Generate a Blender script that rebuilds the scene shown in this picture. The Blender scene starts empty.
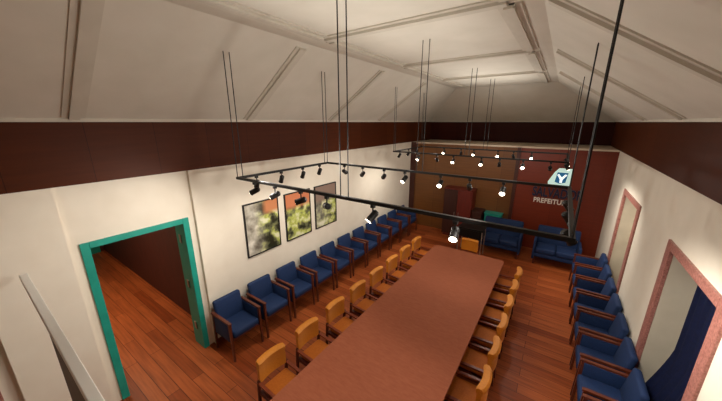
import bpy, bmesh, math, random
from mathutils import Vector, Matrix
random.seed(7)
SC = bpy.context.scene
COL = SC.collection
PI = math.pi
HC = 3.3                       # eye height above the floor
XL, XR, YB = -3.92, 1.08, 8.5  # room walls
ZF, ZT = 2.70, 3.30            # frieze bottom / wall top

# ------------------------------------------------------------------ materials
def lin(c):
    return tuple(((v/255)/12.92 if v/255 <= .04045 else ((v/255+.055)/1.055)**2.4) for v in c) + (1,)

def newmat(name):
    m = bpy.data.materials.new(name); m.use_nodes = True
    nt = m.node_tree
    return m, nt, nt.nodes['Principled BSDF']

def node(nt, kind, **kw):
    n = nt.nodes.new(kind)
    for k, v in kw.items(): setattr(n, k, v)
    return n

def coords(nt, scale=(1,1,1), rot=(0,0,0), kind='Object'):
    t = node(nt, 'ShaderNodeTexCoord'); mp = node(nt, 'ShaderNodeMapping')
    mp.inputs['Scale'].default_value = scale; mp.inputs['Rotation'].default_value = rot
    nt.links.new(t.outputs[kind], mp.inputs['Vector'])
    return mp.outputs['Vector']

def ramp(nt, fac, stops):
    r = node(nt, 'ShaderNodeValToRGB')
    while len(r.color_ramp.elements) < len(stops): r.color_ramp.elements.new(.5)
    for e, (p, c) in zip(r.color_ramp.elements, stops):
        e.position = p; e.color = lin(c)
    nt.links.new(fac, r.inputs['Fac'])
    return r.outputs['Color']

def noisy(name, c1, c2, scale=20, rough=.6, bump=0, stretch=(1,1,1), metallic=0, spec=.5, sheen=0):
    m, nt, b = newmat(name)
    n = node(nt, 'ShaderNodeTexNoise'); n.inputs['Scale'].default_value = scale; n.inputs['Detail'].default_value = 5
    nt.links.new(coords(nt, stretch), n.inputs['Vector'])
    nt.links.new(ramp(nt, n.outputs['Fac'], [(.3, c1), (.7, c2)]), b.inputs['Base Color'])
    b.inputs['Roughness'].default_value = rough; b.inputs['Metallic'].default_value = metallic
    b.inputs['Specular IOR Level'].default_value = spec
    b.inputs['Sheen Weight'].default_value = sheen
    if bump:
        bp = node(nt, 'ShaderNodeBump'); bp.inputs['Strength'].default_value = bump; bp.inputs['Distance'].default_value = .01
        nt.links.new(n.outputs['Fac'], bp.inputs['Height']); nt.links.new(bp.outputs['Normal'], b.inputs['Normal'])
    return m

def planks(name, c1, c2, mortar, length, width, rough, rot=(0,0,0), grain=.35, spec=.5, msize=.003):
    m, nt, b = newmat(name)
    v = coords(nt, (1,1,1), rot)
    br = node(nt, 'ShaderNodeTexBrick'); br.offset = .37; br.offset_frequency = 2
    br.inputs['Color1'].default_value = lin(c1); br.inputs['Color2'].default_value = lin(c2)
    br.inputs['Mortar'].default_value = lin(mortar); br.inputs['Scale'].default_value = 1
    br.inputs['Mortar Size'].default_value = msize; br.inputs['Brick Width'].default_value = length
    br.inputs['Row Height'].default_value = width; br.inputs['Bias'].default_value = 0
    nt.links.new(v, br.inputs['Vector'])
    n = node(nt, 'ShaderNodeTexNoise'); n.inputs['Scale'].default_value = 3; n.inputs['Detail'].default_value = 6
    st = node(nt, 'ShaderNodeMapping'); st.inputs['Scale'].default_value = (.6, 9, 9)
    nt.links.new(v, st.inputs['Vector']); nt.links.new(st.outputs['Vector'], n.inputs['Vector'])
    g = ramp(nt, n.outputs['Fac'], [(.25, (120,120,120)), (.75, (255,255,255))])
    mx = node(nt, 'ShaderNodeMix', data_type='RGBA', blend_type='MULTIPLY'); mx.inputs['Factor'].default_value = grain
    nt.links.new(br.outputs['Color'], mx.inputs['A']); nt.links.new(g, mx.inputs['B'])
    nt.links.new(mx.outputs['Result'], b.inputs['Base Color'])
    b.inputs['Roughness'].default_value = rough; b.inputs['Specular IOR Level'].default_value = spec
    return m

def emis(name, c, s):
    m, nt, b = newmat(name)
    b.inputs['Base Color'].default_value = lin(c)
    b.inputs['Emission Color'].default_value = lin(c); b.inputs['Emission Strength'].default_value = s
    return m

M = {}
M['wall'] = noisy('warm_white_plaster', (224,214,198), (230,221,206), 4, .75)
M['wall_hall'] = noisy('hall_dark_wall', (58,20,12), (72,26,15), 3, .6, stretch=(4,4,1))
M['ceiling'] = noisy('ceiling_plaster', (208,202,188), (216,210,197), 3, .8)
M['rib'] = noisy('ceiling_moulding', (196,189,174), (204,197,183), 5, .7)
M['frieze'] = planks('frieze_shaded_wood', (56,18,10), (64,22,12), (40,13,8), .6, 3.0, .5, (0,0,0), .3, .12)  # same wood as the sides; shade of the unlit far end put into colour
M['frieze_side'] = planks('frieze_side_wood', (70,29,9), (80,35,11), (52,20,7), .6, 3.0, .5, (0,0,PI/2), .3, .12)
M['ledge'] = noisy('ledge_plaster', (205,188,166), (214,198,176), 5, .6)
M['floor'] = planks('floor_planks', (150,68,30), (200,106,56), (84,34,16), 1.5, .15, .42, (0,0,0), .6, .3)
M['tan_panel'] = planks('tan_wall_panel', (116,70,30), (128,80,36), (78,44,18), .62, 6, .4, (PI/2,0,0), .4)
M['red_panel'] = planks('red_wall_panel', (118,40,16), (128,46,20), (100,32,12), .9, 6, .4, (PI/2,0,0), .3)
M['dark_post'] = noisy('dark_wood_post', (58,22,12), (74,30,16), 8, .45, stretch=(4,4,.6))
M['teal'] = noisy('teal_paint', (20,140,124), (28,152,136), 6, .45)
M['granite'] = noisy('pink_granite', (128,76,68), (184,128,116), 60, .4)
M['table'] = noisy('table_top_laminate', (154,86,60), (166,96,68), 14, .75, stretch=(1,4,1), spec=.15)
M['table_edge'] = noisy('table_dark_edge', (92,36,20), (108,44,26), 8, .45, stretch=(4,1,1))
M['orange'] = noisy('orange_upholstery', (214,128,22), (226,144,32), 60, .6, .05, sheen=.1)
M['blue'] = noisy('navy_upholstery', (8,36,76), (11,43,88), 60, .8, .05)
M['chairwood'] = noisy('reddish_chair_wood', (84,36,20), (102,48,28), 12, .4, stretch=(1,1,6))
M['darkchairwood'] = noisy('dark_red_chair_wood', (78,24,16), (96,34,22), 12, .4, stretch=(1,1,6))
M['armwood'] = noisy('reddish_arm_wood', (122,52,28), (140,64,36), 12, .4, stretch=(6,1,1))
M['seat_orange_shaded'] = noisy('shaded_orange_seat_cloth', (190,102,20), (204,116,28), 60, .7, .05)  # same orange as the backs, darkened to carry the shade on the seats
M['black'] = noisy('black_metal', (16,14,13), (24,21,19), 30, .45, metallic=.3)
M['steel'] = noisy('grey_metal', (150,140,130), (170,160,150), 30, .35, metallic=.7)
M['white'] = noisy('white_board', (242,240,234), (246,244,239), 5, .6)
M['grey'] = noisy('grey_board', (110,104,94), (120,113,102), 5, .7)
M['cabinet'] = noisy('dark_red_cabinet_wood', (92,26,16), (112,34,20), 6, .45, stretch=(4,4,.6))
M['cabinet_dark'] = noisy('dark_brown_cabinet_wood', (52,22,14), (64,28,18), 6, .45, stretch=(4,4,.6))
M['curtain'] = noisy('navy_curtain_cloth', (12,24,66), (18,32,80), 30, .85)
M['reveal'] = noisy('niche_plaster', (196,186,166), (206,196,176), 5, .75)
M['lens'] = emis('lamp_lens', (255,240,215), 14)
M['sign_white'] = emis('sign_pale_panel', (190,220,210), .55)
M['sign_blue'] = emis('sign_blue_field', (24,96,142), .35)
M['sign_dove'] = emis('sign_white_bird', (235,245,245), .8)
M['letter_blue'] = noisy('dark_blue_letters', (20,28,56), (26,36,68), 10, .4)
M['letter_white'] = noisy('white_letters', (236,226,214), (242,234,224), 10, .5)

def print_mat(name, seed, sky, glow):
    m, nt, b = newmat(name)
    v = coords(nt, (1,1,1), kind='Generated')
    sep = node(nt, 'ShaderNodeSeparateXYZ'); nt.links.new(v, sep.inputs[0])
    n = node(nt, 'ShaderNodeTexNoise'); n.inputs['Scale'].default_value = 3.6; n.inputs['Detail'].default_value = 3
    mp = node(nt, 'ShaderNodeMapping'); mp.inputs['Location'].default_value = (seed, seed*2.3, seed*.7)
    mp.inputs['Scale'].default_value = (1, 1, 1.5)
    nt.links.new(v, mp.inputs['Vector']); nt.links.new(mp.outputs['Vector'], n.inputs['Vector'])
    garden = ramp(nt, n.outputs['Fac'], [(.36, (40,42,28)), (.46, (110,112,80)), (.54, (176,184,88)), (.64, (216,214,180))])
    # grey building side towards the left edge
    gl = node(nt, 'ShaderNodeMapRange'); gl.inputs['From Min'].default_value = glow[0]; gl.inputs['From Max'].default_value = glow[1]
    nt.links.new(sep.outputs['Y'], gl.inputs['Value'])
    grey = ramp(nt, n.outputs['Fac'], [(.3, (104,96,84)), (.5, (172,166,152)), (.7, (222,216,204))])
    m1 = node(nt, 'ShaderNodeMix', data_type='RGBA')
    nt.links.new(gl.outputs[0], m1.inputs['Factor']); nt.links.new(grey, m1.inputs['A']); nt.links.new(garden, m1.inputs['B'])
    # warm band along the top
    tp = node(nt, 'ShaderNodeMapRange'); tp.inputs['From Min'].default_value = sky[1]; tp.inputs['From Max'].default_value = sky[1]+.1
    nt.links.new(sep.outputs['Z'], tp.inputs['Value'])
    ty = node(nt, 'ShaderNodeMapRange'); ty.inputs['From Min'].default_value = sky[2]; ty.inputs['From Max'].default_value = sky[2]+.15
    nt.links.new(sep.outputs['Y'], ty.inputs['Value'])
    mu = node(nt, 'ShaderNodeMath', operation='MULTIPLY')
    nt.links.new(tp.outputs[0], mu.inputs[0]); nt.links.new(ty.outputs[0], mu.inputs[1])
    m2 = node(nt, 'ShaderNodeMix', data_type='RGBA')
    nt.links.new(mu.outputs[0], m2.inputs['Factor']); nt.links.new(m1.outputs['Result'], m2.inputs['A'])
    m2.inputs['B'].default_value = lin(sky[0])
    nt.links.new(m2.outputs['Result'], b.inputs['Base Color'])
    b.inputs['Roughness'].default_value = .35
    return m

# ------------------------------------------------------------------ geometry helpers
def box(bm, x0, x1, y0, y1, z0, z1, bevel=0, seg=2):
    r = bmesh.ops.create_cube(bm, size=1)
    vs = r['verts']
    for v in vs:
        v.co = Vector((x0+(v.co.x+.5)*(x1-x0), y0+(v.co.y+.5)*(y1-y0), z0+(v.co.z+.5)*(z1-z0)))
    if bevel:
        es = list({e for v in vs for e in v.link_edges})
        bmesh.ops.bevel(bm, geom=es, offset=bevel, segments=seg, profile=.5, affect='EDGES')
    return vs

def obox(bm, c, size, rot=None, bevel=0, seg=2):
    """box centred at c, rotated by a matrix"""
    t = bmesh.new()
    box(t, -size[0]/2, size[0]/2, -size[1]/2, size[1]/2, -size[2]/2, size[2]/2, bevel, seg)
    mt = Matrix.Translation(Vector(c)) @ (rot.to_4x4() if rot else Matrix())
    t.transform(mt); join(bm, t)

def join(bm, t):
    me = bpy.data.meshes.new('tmp'); t.to_mesh(me); t.free(); bm.from_mesh(me); bpy.data.meshes.remove(me)

def rod(bm, a, b, r0, r1=None, n=10, square=False):
    a, b = Vector(a), Vector(b); d = b-a
    r1 = r0 if r1 is None else r1
    q = d.to_track_quat('Z', 'Y').to_matrix().to_4x4()
    t = bmesh.new()
    bmesh.ops.create_cone(t, cap_ends=True, segments=4 if square else n, radius1=r0, radius2=r1, depth=d.length)
    if square: t.transform(Matrix.Rotation(PI/4, 4, 'Z'))
    t.transform(Matrix.Translation((a+b)/2) @ q); join(bm, t)

def prism(bm, pts, axis, lo, hi):
    """extrude polygon; axis 'y': pts are (x,z); 'z': (x,y); 'x': (y,z)"""
    def mk(p, h):
        return {'y': (p[0], h, p[1]), 'z': (p[0], p[1], h), 'x': (h, p[0], p[1])}[axis]
    a = [bm.verts.new(mk(p, lo)) for p in pts]; b = [bm.verts.new(mk(p, hi)) for p in pts]
    bm.faces.new(a); bm.faces.new(list(reversed(b)))
    n = len(pts)
    for i in range(n):
        bm.faces.new((a[i], b[i], b[(i+1) % n], a[(i+1) % n]))
    bmesh.ops.recalc_face_normals(bm, faces=bm.faces[:])

def obj(name, bm, mat, parent=None, smooth=False):
    me = bpy.data.meshes.new(name); bm.to_mesh(me); bm.free()
    o = bpy.data.objects.new(name, me); COL.objects.link(o)
    me.materials.append(M[mat] if isinstance(mat, str) else mat)
    if smooth:
        for p in me.polygons: p.use_smooth = True
        me.set_sharp_from_angle(angle=math.radians(40))
    if parent: o.parent = parent
    return o

def B(): return bmesh.new()

def tag(o, label, cat, group=None):
    o['label'] = label; o['category'] = cat
    if group: o['group'] = group
    return o

def thing(name, label, cat, loc, rz=0, group=None):
    o = bpy.data.objects.new(name, None); COL.objects.link(o)
    o.empty_display_size = .1
    o.location = loc; o.rotation_euler = (0, 0, rz)
    return tag(o, label, cat, group)

def struct(name, bm, mat, parent=None):
    o = obj(name, bm, mat, parent)
    if not parent: o['kind'] = 'structure'
    return o

def dup(src, loc, rz, label, group):
    r = src.copy(); COL.objects.link(r); r.location = loc; r.rotation_euler = (0, 0, rz)
    r['label'] = label; r['group'] = group
    for ch in list(src.children):
        c = ch.copy(); COL.objects.link(c); c.parent = r
        for g in list(ch.children):
            d = g.copy(); COL.objects.link(d); d.parent = c
    return r

ORD = ['first','second','third','fourth','fifth','sixth','seventh','eighth','ninth','tenth','eleventh','twelfth']

# ------------------------------------------------------------------ room shell
b = B(); box(b, -9.7, 1.7, -3.0, 10.2, -.1, 0); struct('floor', b, 'floor')

RX = -3.98   # recessed wall face round the teal door
b = B()
box(b, XL-.2, XL, 1.73, 10.1, 0, ZT)
box(b, XL-.2, RX, 1.63, 1.73, 0, ZT)
box(b, XL-.2, RX, .60, 1.63, 2.05, ZT)
box(b, XL-.2, RX, .49, .60, 0, ZT)
box(b, XL-.2, XL, -.09, .49, 0, ZT)
box(b, XL-.2, RX, -3.0, -.09, 0, ZT)
struct('wall_left', b, 'wall')

DY = [(2.70, 4.08), (5.52, 6.92)]     # granite doorways (outer), right wall
JW, DTZ = .13, 2.13
b = B()
ys = [-3.0, DY[0][0]+.02, DY[0][1]-.02, DY[1][0]+.02, DY[1][1]-.02, 10.1]
for i in (0, 2, 4): box(b, XR, XR+.27, ys[i], ys[i+1], 0, ZT)
for i in (1, 3): box(b, XR, XR+.27, ys[i], ys[i+1], DTZ-.02, ZT)
struct('wall_right', b, 'wall')
b = B(); box(b, XL-.2, XR+.3, -3.2, -3.0, 0, ZT); struct('wall_near', b, 'wall')

for k, (y0, y1) in enumerate(DY):
    b = B()
    box(b, XR-.02, XR+.27, y0, y0+JW, 0, DTZ, .004)
    box(b, XR-.02, XR+.015, y1-JW, y1, 0, DTZ, .004)
    box(b, XR-.02, XR+.27, y0+JW, y1-JW, DTZ-.085, DTZ, .004)
    d = struct('door_%d' % (k+2), b, 'granite')
    b = B()
    box(b, XR+.016, XR+.27, y1-JW, y1-.02, 0, DTZ-.09)
    box(b, XR+.25, XR+.31, y0+.02, y1-.02, 0, DTZ-.02)
    obj('niche_lining', b, 'reveal', d)

# back partition with its flat top, panels and posts
b = B(); box(b, XL, XR, YB+.02, 10.0, 0, 2.70); struct('wall_back', b, 'ledge')
b = B(); box(b, XL+.17, -.92, YB-.02, YB+.02, 0, 2.66); o = struct('trim_1', b, 'tan_panel')
b = B(); box(b, -.84, XR, YB-.02, YB+.02, 0, 2.66); o = struct('trim_2', b, 'red_panel')
b = B()
box(b, XL, XL+.17, YB-.05, YB+.02, 0, 2.69); box(b, -.92, -.84, YB-.05, YB+.02, 0, 2.66)
struct('trim_3', b, 'dark_post')
b = B(); box(b, XL+.17, -.92, YB-.03, YB+.02, 2.66, 2.70); box(b, -.84, XR, YB-.03, YB+.02, 2.66, 2.70)
struct('trim_4', b, 'ledge')
# frieze boards
b = B(); box(b, XL, XL+.025, -3.0, 10.0, ZF, ZT); struct('trim_5', b, 'frieze_side')
b = B(); box(b, XR-.025, XR, -3.0, 10.0, ZF, ZT); struct('trim_6', b, 'frieze_side')
b = B(); box(b, XL+.025, XR-.025, 9.97, 10.0, ZF, ZT); struct('trim_7', b, 'frieze')
b = B(); box(b, XL, XR, 10.0, 10.2, 0, ZT); struct('wall_far', b, 'ledge')

# ------------------------------------------------------------------ vaulted ceiling
FZ = ZT + .88; FL, FR = -2.62, -.27
Y0, YH, YE = -3.0, 8.3, 10.0
b = B()
def quad(bm, *ps):
    bm.faces.new([bm.verts.new(p) for p in ps])
T = .08
for dz in (0,):
    P = {'a': (XL, Y0, ZT), 'b': (XL, YE, ZT), 'c': (XR, YE, ZT), 'd': (XR, Y0, ZT),
         'e': (FL, Y0, FZ), 'f': (FL, YH, FZ), 'g': (FR, YH, FZ), 'h': (FR, Y0, FZ)}
    V = {k: b.verts.new(p) for k, p in P.items()}
    for f in ('abfe', 'efgh', 'hgcd', 'fbcg'): b.faces.new([V[k] for k in f])
    W = {k: b.verts.new((p[0], p[1], p[2]+T)) for k, p in P.items()}
    for f in ('eafb', ): pass
    for f in ('efba', 'hgfe', 'dcgh', 'gcbf'): b.faces.new([W[k] for k in f])
    for e in ('ab', 'bc', 'cd', 'da'):
        pass
    for (p, q) in (('a','b'), ('b','c'), ('c','d'), ('d','h'), ('h','e'), ('e','a')):
        b.faces.new((V[p], V[q], W[q], W[p]))
bmesh.ops.recalc_face_normals(b, faces=b.faces[:])
ceil = struct('ceiling', b, 'ceiling')
b = B(); box(b, XL-.2, XR+.3, -3.2, -3.0, ZT, FZ+.1); struct('wall_gable', b, 'ceiling')

def strip(bm, p, q, nrm, wdir, w, h):
    """flat moulding from p to q lying on a plane; nrm points into the room"""
    p, q, n, wd = Vector(p), Vector(q), Vector(nrm).normalized(), Vector(wdir).normalized()
    vs = []
    for base in (p, q):
        for s, k in ((-1, -.01), (1, -.01), (1, h), (-1, h)):
            vs.append(bm.verts.new(base + wd*s*w/2 + n*k))
    for f in ((0,1,2,3), (7,6,5,4), (0,4,5,1), (1,5,6,2), (2,6,7,3), (3,7,4,0)):
        bm.faces.new([vs[i] for i in f])
    bmesh.ops.recalc_face_normals(bm, faces=bm.faces[:])

def rib(p, q, nrm, wdir, off=(0,0,0)):
    bm = B()
    strip(bm, p, q, nrm, wdir, .17, .012)
    strip(bm, p, q, nrm, wdir, .075, .035)
    return obj('rib', bm, 'rib', ceil)

nl = Vector((FZ-ZT, 0, -(FL-XL))); nr = Vector((-(FZ-ZT), 0, -(XR-FR)))
RY = [-1.15, .76, 2.64, 4.50, 6.36, 8.2]
IL, IR = -2.29, -.50
for y in RY[:5]:
    a = Vector((XL+.06, y, ZT)); f = Vector((FL-.03, y, FZ))
    def on(xl):
        t = (xl-XL)/(FL-XL); return Vector((xl, y, ZT+t*(FZ-ZT)))
    rib(on(XL+.07), on(FL-.06), nl, (0,1,0))
    def onr(xr):
        t = (XR-xr)/(XR-FR); return Vector((xr, y, ZT+t*(FZ-ZT)))
    rib(onr(XR-.07), onr(FR+.06), nr, (0,1,0))
    rib((IL, y, FZ), (IR, y, FZ), (0,0,-1), (0,1,0))
for x in (IL, IR):
    for y0, y1 in zip(RY[:-1], RY[1:]):
        rib((x, y0+.085, FZ), (x, y1-.085, FZ), (0,0,-1), (1,0,0))
b = B()
box(b, XL, XL+.05, Y0, YE, ZT, ZT+.05); box(b, XR-.05, XR, Y0, YE, ZT, ZT+.05); box(b, XL+.05, XR-.05, YE-.05, YE, ZT, ZT+.05)
obj('cornice', b, 'rib', ceil)

# ------------------------------------------------------------------ hall behind the teal door
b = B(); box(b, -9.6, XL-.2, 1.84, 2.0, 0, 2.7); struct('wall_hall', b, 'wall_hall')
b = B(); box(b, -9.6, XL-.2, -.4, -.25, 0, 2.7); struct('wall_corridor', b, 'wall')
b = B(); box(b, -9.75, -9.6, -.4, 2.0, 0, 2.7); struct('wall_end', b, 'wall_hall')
b = B(); box(b, -9.75, XL-.2, -.4, 2.0, 2.7, 2.8); struct('ceiling_hall', b, 'ceiling')
b = B(); box(b, -9.6, -9.55, .5, 1.75, 0, 2.05); struct('door_4', b, 'teal')
b = B()
fy0, fy1, fz = .575, 1.655, 2.07
box(b, RX-.26, RX+.02, fy0, fy0+.075, 0, fz, .004); box(b, RX-.26, RX+.02, fy1-.075, fy1, 0, fz, .004)
box(b, RX-.26, RX+.02, fy0+.075, fy1-.075, fz-.07, fz, .004)
d1 = struct('door_1', b, 'teal')
for z in (.35, 1.05, 1.75):
    b = B(); box(b, -4.16, -4.10, fy1-.079, fy1-.074, z-.06, z+.06, .002); rod(b, (-4.10, fy1-.08, z-.06), (-4.10, fy1-.08, z+.06), .008)
    obj('hinge', b, 'steel', d1)

# granite jamb of the next opening on the left wall, at the lower left corner
b = B(); box(b, RX, RX+.03, -.42, -.20, 0, 2.13, .004); struct('trim_8', b, 'granite')
# baseboards
b = B(); box(b, XL, XL+.012, 1.75, YB-.06, 0, .07); struct('baseboard_left', b, 'table_edge')

# ------------------------------------------------------------------ pale partition beside the camera
t = thing('partition_screen', 'white topped grey partition standing at the lower left near the teal door', 'partition', (-2.4, .15, 0))
b = B(); box(b, -1.35, 1.1, -.024, .026, 1.94, 2.0, .004); obj('top_rail', b, 'white', t)
b = B(); box(b, -.37, 1.1, -.016, .018, .04, 1.94); obj('panel', b, 'grey', t)
for x in (-.30, 1.0):
    b = B(); box(b, x-.03, x+.03, -.03, .036, 0, .04); obj('foot', b, 'grey', t)

# ------------------------------------------------------------------ framed pictures
pics = [(2.42, 3.09, 'framed garden print with grey left half, leftmost of three on the white wall', (1.3, ((190,124,84), .70, .5), (.25, .6))),
        (3.235, 3.87, 'framed garden print with orange sky band, middle of three on the white wall', (4.1, ((196,120,84), .64, -.3), (-.6, -.2))),
        (4.00, 4.66, 'framed grey garden print, rightmost of three on the white wall', (8.6, ((138,116,104), .58, -.3), (-.4, .9)))]
for i, (y0, y1, lab, pm) in enumerate(pics):
    z0, z1 = 1.165, 2.06
    t = thing('picture_frame', lab, 'picture', (XL, (y0+y1)/2, z0), 0, 'framed prints on the left wall')
    w = (y1-y0)/2; h = z1-z0; fw = .018
    b = B()
    box(b, 0, .03, -w, w, 0, fw); box(b, 0, .03, -w, w, h-fw, h)
    box(b, 0, .03, -w, -w+fw, fw, h-fw); box(b, 0, .03, w-fw, w, fw, h-fw)
    obj('frame', b, 'black', t)
    b = B(); box(b, .002, .018, -w+fw, w-fw, fw, h-fw); obj('print', b, print_mat('garden_print_%s' % ORD[i], *pm), t)

# ------------------------------------------------------------------ blue armchairs
def make_blue():
    t = thing('blue_armchair', '', 'armchair', (0,0,0))
    b = B(); box(b, -.19, .235, -.205, .205, .345, .455, .035, 3); obj('seat', b, 'blue', t, True)
    b = B()
    R = Matrix.Rotation(math.radians(-9), 3, 'Y')
    obox(b, (-.200, 0, .595), (.075, .42, .38), R, .03, 3); obj('backrest', b, 'blue', t, True)
    for s in (-1, 1):
        b = B(); rod(b, (.225, s*.235, 0), (.205, s*.235, .61), .018, .024, square=True); obj('leg', b, 'chairwood', t)
        b = B(); rod(b, (-.235, s*.235, 0), (-.195, s*.235, .61), .018, .024, square=True); obj('leg', b, 'chairwood', t)
        b = B()
        prism(b, [(-.235, .605), (.20, .605), (.235, .61), (.235, .625), (.20, .63), (-.235, .63)], 'y', s*.235-.02, s*.235+.02)
        obj('armrest', b, 'chairwood', t)
        b = B(); box(b, -.195, .195, min(s*.206, s*.246), max(s*.206, s*.246), .30, .604, .012); obj('side_panel', b, 'blue', t, True)
    b = B(); box(b, -.19, .21, -.20, .20, .31, .345); obj('seat_frame', b, 'chairwood', t)
    return t
proto = make_blue()
gL = 'blue armchairs along the left wall'
for k in range(11):
    y = 1.935 + .573*k
    lab = 'blue armchair against the left wall, %s from the teal door' % ORD[k]
    if k == 10: lab = 'blue armchair against the left wall, last of the row beside the back wall'
    loc = (XL+.33, y, 0)
    if k == 0:
        proto.location = loc; tag(proto, lab, 'armchair', gL); continue
    dup(proto, loc, 0, lab, gL)
gR = 'blue armchairs along the right wall'
ry = [2.92 + .56*k for k in range(8)]
for k, y in enumerate(ry):
    lab = 'blue armchair against the right wall, %s in the row counting from the front' % ORD[k]
    dup(proto, (XR-.285, y, 0), PI, lab, gR)

# ------------------------------------------------------------------ orange armchairs
def make_orange():
    t = thing('orange_armchair', '', 'armchair', (0,0,0))
    b = B(); box(b, -.17, .21, -.165, .165, .385, .455, .025, 3); obj('seat', b, 'seat_orange_shaded', t, True)
    b = B()
    # curved upholstered back with a rolled top
    n = 12; rows = []
    prof = [(-.032, .50), (-.034, .56), (-.036, .68), (-.050, .715), (-.052, .745), (-.03, .768), (.012, .768), (.038, .748), (.036, .715), (.024, .69), (.024, .56), (.028, .50)]
    for i in range(n+1):
        a = (i/n-.5)*2
        y = a*.178; xo = -.225 + .03*a*a
        tw = 1 if abs(a) < .95 else .75
        rows.append([b.verts.new((xo + px*tw, y, pz if abs(a) < .95 else .63+(pz-.63)*.985)) for px, pz in prof])
    m = len(prof)
    for i in range(n):
        for j in range(m):
            b.faces.new((rows[i][j], rows[i+1][j], rows[i+1][(j+1) % m], rows[i][(j+1) % m]))
    b.faces.new(rows[0]); b.faces.new(list(reversed(rows[-1])))
    bmesh.ops.recalc_face_normals(b, faces=b.faces[:])
    obj('backrest', b, 'orange', t, True)
    for s in (-1, 1):
        b = B(); rod(b, (.20, s*.19, 0), (.185, s*.19, .48), .017, .021, square=True); obj('leg', b, 'darkchairwood', t)
        b = B(); rod(b, (-.225, s*.19, 0), (-.19, s*.19, .53), .017, .021, square=True); obj('leg', b, 'darkchairwood', t)
        b = B()
        prism(b, [(-.20, .495), (.18, .475), (.20, .478), (.20, .49), (.18, .494), (-.20, .515)], 'y', s*.19-.018, s*.19+.018)
        obj('armrest', b, 'armwood', t)
        b = B(); box(b, -.19, .18, s*.19-.01, s*.19+.01, .35, .39); obj('side_rail', b, 'darkchairwood', t)
    b = B(); box(b, -.19, .19, -.18, .18, .35, .385)
    obj('seat_frame', b, 'darkchairwood', t)
    return t
po = make_orange()
gOL = 'orange armchairs along the left side of the table'
for k in range(8):
    y = 1.605 + .573*k
    lab = 'orange armchair on the left side of the long table, %s from the front' % ORD[k]
    if k == 0:
        po.location = (-2.17, y, 0); po.rotation_euler = (0,0,-.03); tag(po, lab, 'armchair', gOL); continue
    dup(po, (-2.17, y, 0), -.03, lab, gOL)
gOR = 'orange armchairs along the right side of the table'
for k in range(7):
    y = 2.13 + .53*k
    lab = 'orange armchair on the right side of the long table, %s from the front' % ORD[k]
    dup(po, (-.50, y, 0), PI, lab, gOR)
h = dup(po, (-1.36, 6.05, 0), -PI/2, 'orange armchair alone at the far end of the long table', 'orange armchair at the head of the table')
del h['group']

# ------------------------------------------------------------------ long table
TX0, TX1, TY0, TY1 = -1.91, -.56, .62, 5.60
t = thing('conference_table', 'long reddish brown conference table down the middle of the room', 'table', ((TX0+TX1)/2, (TY0+TY1)/2, 0))
cx, cy = (TX0+TX1)/2, (TY0+TY1)/2
hw, hl, r = (TX1-TX0)/2, (TY1-TY0)/2, .09
pts = []
for (sx, sy, a0) in ((1,1,0), (-1,1,90), (-1,-1,180), (1,-1,270)):
    for i in range(7):
        a = math.radians(a0+15*i)
        pts.append((sx*(hw-r)+r*math.cos(a), sy*(hl-r)+r*math.sin(a)))
b = B(); prism(b, pts, 'z', .715, .75); obj('tabletop', b, 'table', t)
b = B(); prism(b, [(x*.985, y*.997) for x, y in pts], 'z', .675, .715); obj('apron', b, 'table_edge', t)
for y in (-2.1, -.7, .7, 2.1):
    b = B(); box(b, -.28, .28, y-.05, y+.05, .03, .675); box(b, -.34, .34, y-.11, y+.11, 0, .03, .006); obj('pedestal', b, 'table_edge', t)

# ------------------------------------------------------------------ furniture at the back wall
def sofa(x0, x1, label):
    w = (x1-x0)/2
    t = thing('blue_sofa', label, 'sofa', ((x0+x1)/2, 7.80, 0), 0, 'blue sofas at the back wall')
    b = B(); box(b, -w+.05, w-.05, -.33, .12, .20, .30, .02); obj('base', b, 'blue', t, True)
    for s in (-1, 1):
        b = B(); box(b, min(s*.004, s*(w-.055)), max(s*.004, s*(w-.055)), -.345, .12, .30, .44, .04, 3); obj('seat_cushion', b, 'blue', t, True)
    b = B(); R = Matrix.Rotation(math.radians(-8), 3, 'X'); obox(b, (0, .195, .56), (2*w-.06, .13, .56), R, .045, 3); obj('backrest', b, 'blue', t, True)
    for s in (-1, 1):
        b = B(); box(b, s*(w-.025)-.025, s*(w-.025)+.025, -.33, .2, .14, .60, .015); obj('armrest', b, 'blue', t, True)
        for y in (-.28, .16):
            b = B(); rod(b, (s*(w-.05), y, 0), (s*(w-.05), y, .20), .018, .024, square=True); obj('leg', b, 'darkchairwood', t)
sofa(-1.44, -.46, 'blue two seat sofa in front of the low teal cabinet at the back')
sofa(-.20, .72, 'blue two seat sofa under the dark blue lettering on the back wall')

def cabinet(name, x0, x1, y0, y1, h, mat, label, doors, doormat):
    t = thing(name, label, 'cabinet', ((x0+x1)/2, y1, 0))
    w = (x1-x0)/2; d = y1-y0
    b = B(); box(b, -w, w, -d+.02, 0, .06, h-.025); box(b, -w+.03, w-.03, -d+.05, -.02, 0, .06); obj('body', b, mat, t)
    b = B(); box(b, -w-.012, w+.012, -d-.005, 0, h-.025, h, .004); obj('top', b, mat, t)
    for i in range(doors):
        a = -w+2*w*i/doors+.008; c = -w+2*w*(i+1)/doors-.008
        b = B(); box(b, a, c, -d, -d+.02, .09, h-.04, .003)
        dd = obj('door', b, doormat[i % len(doormat)], t)
        b = B(); hx = c-.05 if i % 2 == 0 else a+.05
        rod(b, (hx, -d-.02, h*.5-.05), (hx, -d-.02, h*.5+.05), .007)
        rod(b, (hx, -d-.02, h*.5-.04), (hx, -d, h*.5-.04), .006); rod(b, (hx, -d-.02, h*.5+.04), (hx, -d, h*.5+.04), .006)
        obj('handle', b, 'steel', dd)
YF = YB-.025
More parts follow.
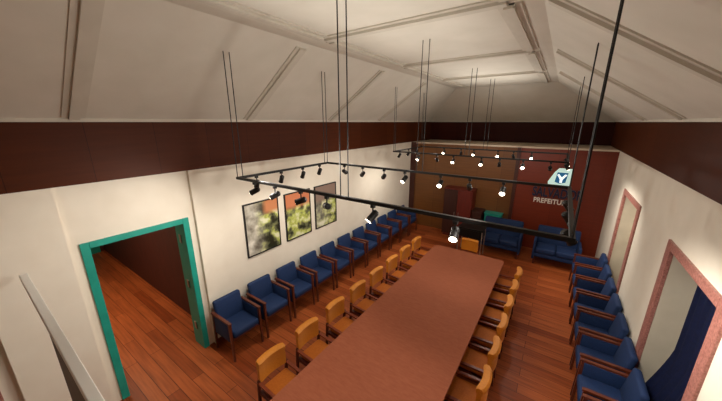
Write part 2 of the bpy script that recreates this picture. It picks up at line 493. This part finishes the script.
cabinet('tall_cabinet', -2.62, -1.82, YF-.42, YF, 1.46, 'cabinet', 'tall dark red wooden cabinet against the tan panelled back wall', 2, ['cabinet_dark', 'cabinet'])
cabinet('low_cabinet', -1.80, -1.54, YF-.40, YF, .90, 'cabinet_dark', 'low dark brown cabinet beside the tall red cabinet', 1, ['cabinet_dark'])
cabinet('teal_cabinet', -1.49, -1.06, YF-.28, YF, .86, 'teal', 'low teal painted cabinet behind the left blue sofa', 2, ['teal'])

t = thing('side_table', 'small black table with grey legs behind the orange head chair', 'table', (-1.55, 7.2, 0))
b = B(); box(b, -.30, .30, -.20, .20, .70, .74, .006); obj('tabletop', b, 'black', t)
b = B(); box(b, -.28, .28, -.18, .18, .50, .69); obj('drawer_box', b, 'black', t)
for sx in (-1, 1):
    for sy in (-1, 1):
        b = B(); rod(b, (sx*.28, sy*.185, 0), (sx*.28, sy*.185, .70), .014); obj('leg', b, 'steel', t)

# ------------------------------------------------------------------ sign on the back wall
def text(name, s, size, mat, parent, loc, width, ext):
    cu = bpy.data.curves.new(name, 'FONT'); cu.body = s; cu.size = size; cu.extrude = ext; cu.offset = .004*size/.2
    o = bpy.data.objects.new(name, cu); COL.objects.link(o)
    cu.materials.append(M[mat])
    bpy.context.view_layer.update()
    dg = bpy.context.evaluated_depsgraph_get()
    me = bpy.data.meshes.new_from_object(o.evaluated_get(dg))
    w = max(v.co.x for v in me.vertices)-min(v.co.x for v in me.vertices); x0 = min(v.co.x for v in me.vertices)
    for v in me.vertices: v.co = Vector(((v.co.x-x0)*width/w, -v.co.z, v.co.y))
    bpy.data.objects.remove(o); bpy.data.curves.remove(cu)
    o = bpy.data.objects.new(name, me); COL.objects.link(o)
    o.parent = parent; o.location = loc
    if not me.materials: me.materials.append(M[mat])
    return o
yw = YB-.02
t = thing('wall_lettering', 'dark blue and white raised lettering below the crest on the red back wall', 'sign', (-.44, yw, 1.2))
text('main_lettering', 'SALVADOR', .33, 'letter_blue', t, (0, -.02, .27), 1.05, .02)['label'] = 'large dark blue letters'
text('small_lettering', 'PREFEITURA', .17, 'letter_white', t, (.05, -.012, .10), .80, .012)['label'] = 'small white letters'
t = thing('crest_sign', 'pale glowing crest plaque with white bird on blue above the lettering', 'sign', (.09, yw, 1.80))
b = B(); prism(b, [(-.23, 0), (.21, 0), (.22, .41), (-.05, .41), (-.13, .30), (-.24, .06)], 'y', -.035, 0); obj('plaque', b, 'sign_white', t)
b = B(); prism(b, [(-.10, .07), (0, .035), (.12, .07), (.15, .31), (-.07, .31)], 'y', -.043, -.035); obj('shield', b, 'sign_blue', t)
b = B(); prism(b, [(.0, .06), (.05, .06), (.055, .14), (.135, .26), (.09, .27), (.03, .19), (-.03, .27), (-.07, .25), (-.005, .15)], 'y', -.05, -.043); obj('bird', b, 'sign_dove', t)

# ------------------------------------------------------------------ curtain and pole in the near granite doorway
b = B()
y0, y1 = DY[0][0]+JW+.02, DY[0][1]-JW-.01
n = 60; zs = [2.03, 1.7, 1.3, 1.15, 1.0, .9, .8, .7, .6, .5, .4, .2, .02]
rows = []
for z in zs:
    row = []
    for i in range(n+1):
        u = i/n
        fl = min(1, max(0, (1.02-z)/.7))
        y = y0+(y1-y0)*u
        x = XR+.225-.18*fl**1.3*(.4+.6*u) + .012*math.sin(u*58)*(1+.3*fl)
        row.append(b.verts.new((x, y, z)))
    rows.append(row)
for r0, r1 in zip(rows, rows[1:]):
    for i in range(n): b.faces.new((r0[i], r0[i+1], r1[i+1], r1[i]))
bmesh.ops.solidify(b, geom=b.faces[:], thickness=.006)
tag(obj('curtain', b, 'curtain', None, True), 'navy curtain hanging inside the near pink granite doorway', 'curtain')

b = B(); rod(b, (1.083, 3.62, 0), (1.083, 3.63, .56), .014, n=10)
tag(obj('wooden_pole', b, 'chairwood', None, True), 'short brown wooden pole standing in front of the navy curtain', 'pole')

# ------------------------------------------------------------------ lighting tracks
ZTR = HC-.603; TS = .965
def track_loop(label, x0, x1, y0, y1):
    t = thing('lighting_track', label, 'lighting track', ((x0+x1)/2, (y0+y1)/2, ZTR), 0, 'ceiling hung lighting tracks')
    cx, cy = (x0+x1)/2, (y0+y1)/2; w = .013
    for (a, c, d, e) in ((x0-w, x1+w, y0-w, y0+w), (x0-w, x1+w, y1-w, y1+w), (x0-w, x0+w, y0+w, y1-w), (x1-w, x1+w, y0+w, y1-w)):
        b = B(); box(b, a-cx, c-cx, d-cy, e-cy, -.013, .013); obj('rail', b, 'black', t)
    def zc(x):
        z = FZ
        if x < FL: z = ZT+(x-XL)/(FL-XL)*(FZ-ZT)
        if x > FR: z = ZT+(XR-x)/(XR-FR)*(FZ-ZT)
        return z
    mx = (x0+x1)/2-.01
    for (x, y, dx, dy) in ((x0, y0, 0, 1), (x0, y1, 0, -1), (x1, y0, 0, 1), (x1, y1, 0, -1)):
        for s in (.0, .065):
            b = B(); rod(b, (x-cx, y+dy*s-cy, .0), (x-cx, y+dy*s-cy, zc(x)-ZTR+.005), .0048, n=8); obj('hanging_rod', b, 'black', t)
    for y in (y0, y1):
        for s in (-.04, .04):
            b = B(); rod(b, (mx+s-cx, y-cy, 0), (mx+s-cx, y-cy, FZ-ZTR+.005), .0048, n=8); obj('hanging_rod', b, 'black', t)
L1 = (-2.915, .122, 1.79, 3.30)
L2 = (-2.915, .122, 5.42, 6.92)
track_loop('nearest black rectangular lighting track hung from the ceiling over the table', *L1)
track_loop('farther black rectangular lighting track hung near the back wall', *L2)

# spotlight: head built pointing along local -Y... aimed per copy by a mesh of its own
def spot(x, y, aim, label, group, watts, rail=False):
    if not rail: x *= TS
    t = thing('track_spotlight', label, 'spotlight', (x, y, ZTR-.02), 0, group)
    d = (Vector(aim)-Vector((x, y, ZTR-.10))).normalized()
    b = B(); box(b, -.016, .016, -.016, .016, -.018, .007, .003); rod(b, (0,0,-.018), (0,0,-.08), .006, n=8); obj('stem', b, 'black', t)
    c = Vector((0, 0, -.085))
    b = B()
    rod(b, c-d*.050, c-d*.038, .018, .028, n=16); rod(b, c-d*.038, c+d*.042, .028, .028, n=16); rod(b, c+d*.042, c+d*.053, .028, .031, n=16)
    obj('lamp_head', b, 'black', t, True)
    b = B(); rod(b, c+d*.0535, c+d*.057, .026, .023, n=16); obj('lens', b, 'lens', t)
    li = bpy.data.lights.new('spot_beam', 'SPOT'); li.energy = watts; li.color = (1, .94, .84)
    li.spot_size = math.radians(100); li.spot_blend = .9; li.shadow_soft_size = .03
    lo = bpy.data.objects.new('spot_beam', li); COL.objects.link(lo); lo.parent = t
    lo.location = c+d*.075; lo.rotation_euler = d.to_track_quat('-Z', 'Y').to_euler()
    return t

K = 1.0
x0, x1, y0, y1 = L1
near = [(-2.71, 'left'), (-2.37, 'left2'), (-1.99, 'left'), (-1.66, 'pic'), (-1.17, 'cam2'), (-.51, 'cam')]
g1 = 'spotlights on the nearest track'
WL, WR, WN, WB = 40*K, 54*K, 30*K, 14*K
for k, (x, a) in enumerate(near):
    aim = {'left': (XL, .5-.15*x, 1.75), 'cam': (x+.5, -2.2, .4), 'cam2': (x-1.2, -.4, .2), 'left2': (XL, .6, 1.5), 'pic': (XL, y0+1.7, 2.0)}[a]
    spot(x, y0, aim, '%s black spotlight from the left on the front edge of the nearest track' % ORD[k], g1, WN)
far = [(-2.68, (-3.3, 6.5, 1)), (-2.34, (XL, 4.6, 1.3)), (-1.98, (XL, 5.6, 1.2)), (-1.66, (-2.4, .5, .3)), (-1.17, (-.9, -.6, .3)), (-.82, (-1.3, 6.5, .5)), (-.46, (-.3, -.6, .3))]
for k, (x, a) in enumerate(far):
    spot(x, y1, a, '%s spotlight from the left on the rear edge of the nearest track' % ORD[k], g1, WN)
for k, y in enumerate((2.03, 2.40, 2.78, 3.12)):
    spot(x0, y, (XL, y+.3, 1.0), '%s spotlight from the front on the left edge of the nearest track' % ORD[k], g1, WL*.4, True)
for k, y in enumerate((2.15, 2.6, 3.0)):
    spot(x1, y, (XR, y+.3, 1.2), '%s spotlight from the front on the right edge of the nearest track' % ORD[k], g1, WR*.8, True)
x0, x1, y0, y1 = L2
g2 = 'spotlights on the farther track'
for k, (px, a) in enumerate([(-2.43, (-2.6, 1.5, .2)), (-2.03, (-2.4, 8.5, 1.0)), (-1.70, (-1.6, 1.5, .2)), (-1.18, (-1.0, 1.5, .2)), (-.87, (-1.4, 8.5, .6)), (-.50, (-.2, 1.5, .2)), (-.10, (0, 8.5, 1.2))]):
    if a[1] > 8: watts = 7
    else: watts = WB
    spot(px, y0, a, '%s spotlight from the left on the front edge of the farther track' % ORD[k], g2, watts)
for k, (px, a) in enumerate([(-2.42, (-2.8, 2.5, .2)), (-2.0, (-2.6, 8.5, 1.2)), (-1.70, (-1.6, 2.5, .2)), (-1.17, (-1.0, 2.5, .2)), (-.85, (-.5, 8.5, 1.2)), (-.50, (-.2, 2.5, .2))]):
    spot(px, y1, a, '%s spotlight from the left on the rear edge of the farther track' % ORD[k], g2, 5 if a[1] > 8 else WB)
for k, y in enumerate((5.7, 6.15, 6.6)):
    spot(x0, y, (XL, y+.2, 1.0), '%s spotlight from the front on the left edge of the farther track' % ORD[k], g2, WL*.5, True)
for k, y in enumerate((5.75, 6.2, 6.65)):
    spot(x1, y, (XR, y+.2, 1.0), '%s spotlight from the front on the right edge of the farther track' % ORD[k], g2, WR*.8, True)

# fill lights without fixtures, added above the tracks to brighten the vault
for (x, y) in [(a, q) for q in (L1[2], L1[3], L2[2], L2[3]) for a in (-2.55, -.28)]:
    li = bpy.data.lights.new('vault_fill', 'SPOT'); li.energy = 62 if y < 3 else 44 if y < 6 else 48; li.color = (1, .95, .87)
    li.spot_size = math.radians(158); li.spot_blend = 1; li.shadow_soft_size = .05
    lo = bpy.data.objects.new('vault_fill', li); COL.objects.link(lo); lo.location = (x, y, ZTR+.10); lo.rotation_euler = (PI, math.radians(77 if x < -1 else -77), 0)
li = bpy.data.lights.new('vault_fill', 'SPOT'); li.energy = 22; li.color = (1, .95, .87)  # one more added fill, for the hip end of the vault
li.spot_size = math.radians(150); li.spot_blend = 1; li.shadow_soft_size = .05
lo = bpy.data.objects.new('vault_fill', li); COL.objects.link(lo); lo.location = (-1.2, L2[3], ZTR+.07); lo.rotation_euler = (PI+.35, 0, 0)
# unseen area light added to light the hall behind the teal door
li = bpy.data.lights.new('corridor_fill', 'AREA'); li.energy = 34; li.size = .6; li.color = (1, .78, .55)
lo = bpy.data.objects.new('corridor_fill', li); COL.objects.link(lo); lo.location = (-6.2, .7, 2.66)

# ------------------------------------------------------------------ world, camera, view
w = bpy.data.worlds.new('room_world'); SC.world = w; w.use_nodes = True
w.node_tree.nodes['Background'].inputs[0].default_value = (.02, .017, .014, 1)
cam = bpy.data.cameras.new('camera'); co = bpy.data.objects.new('camera', cam); COL.objects.link(co)
cam.sensor_width = 36; cam.lens = 285/722*36; cam.clip_start = .02
co.location = (0, 0, HC); co.rotation_euler = (math.radians(90-15.4), 0, math.radians(34.74))
SC.camera = co
SC.view_settings.view_transform = 'Standard'; SC.view_settings.look = 'None'
SC.view_settings.gamma = 1; SC.view_settings.use_curve_mapping = False
SC.view_settings.exposure = .17
SC.cycles.max_bounces = 8; SC.cycles.diffuse_bounces = 6
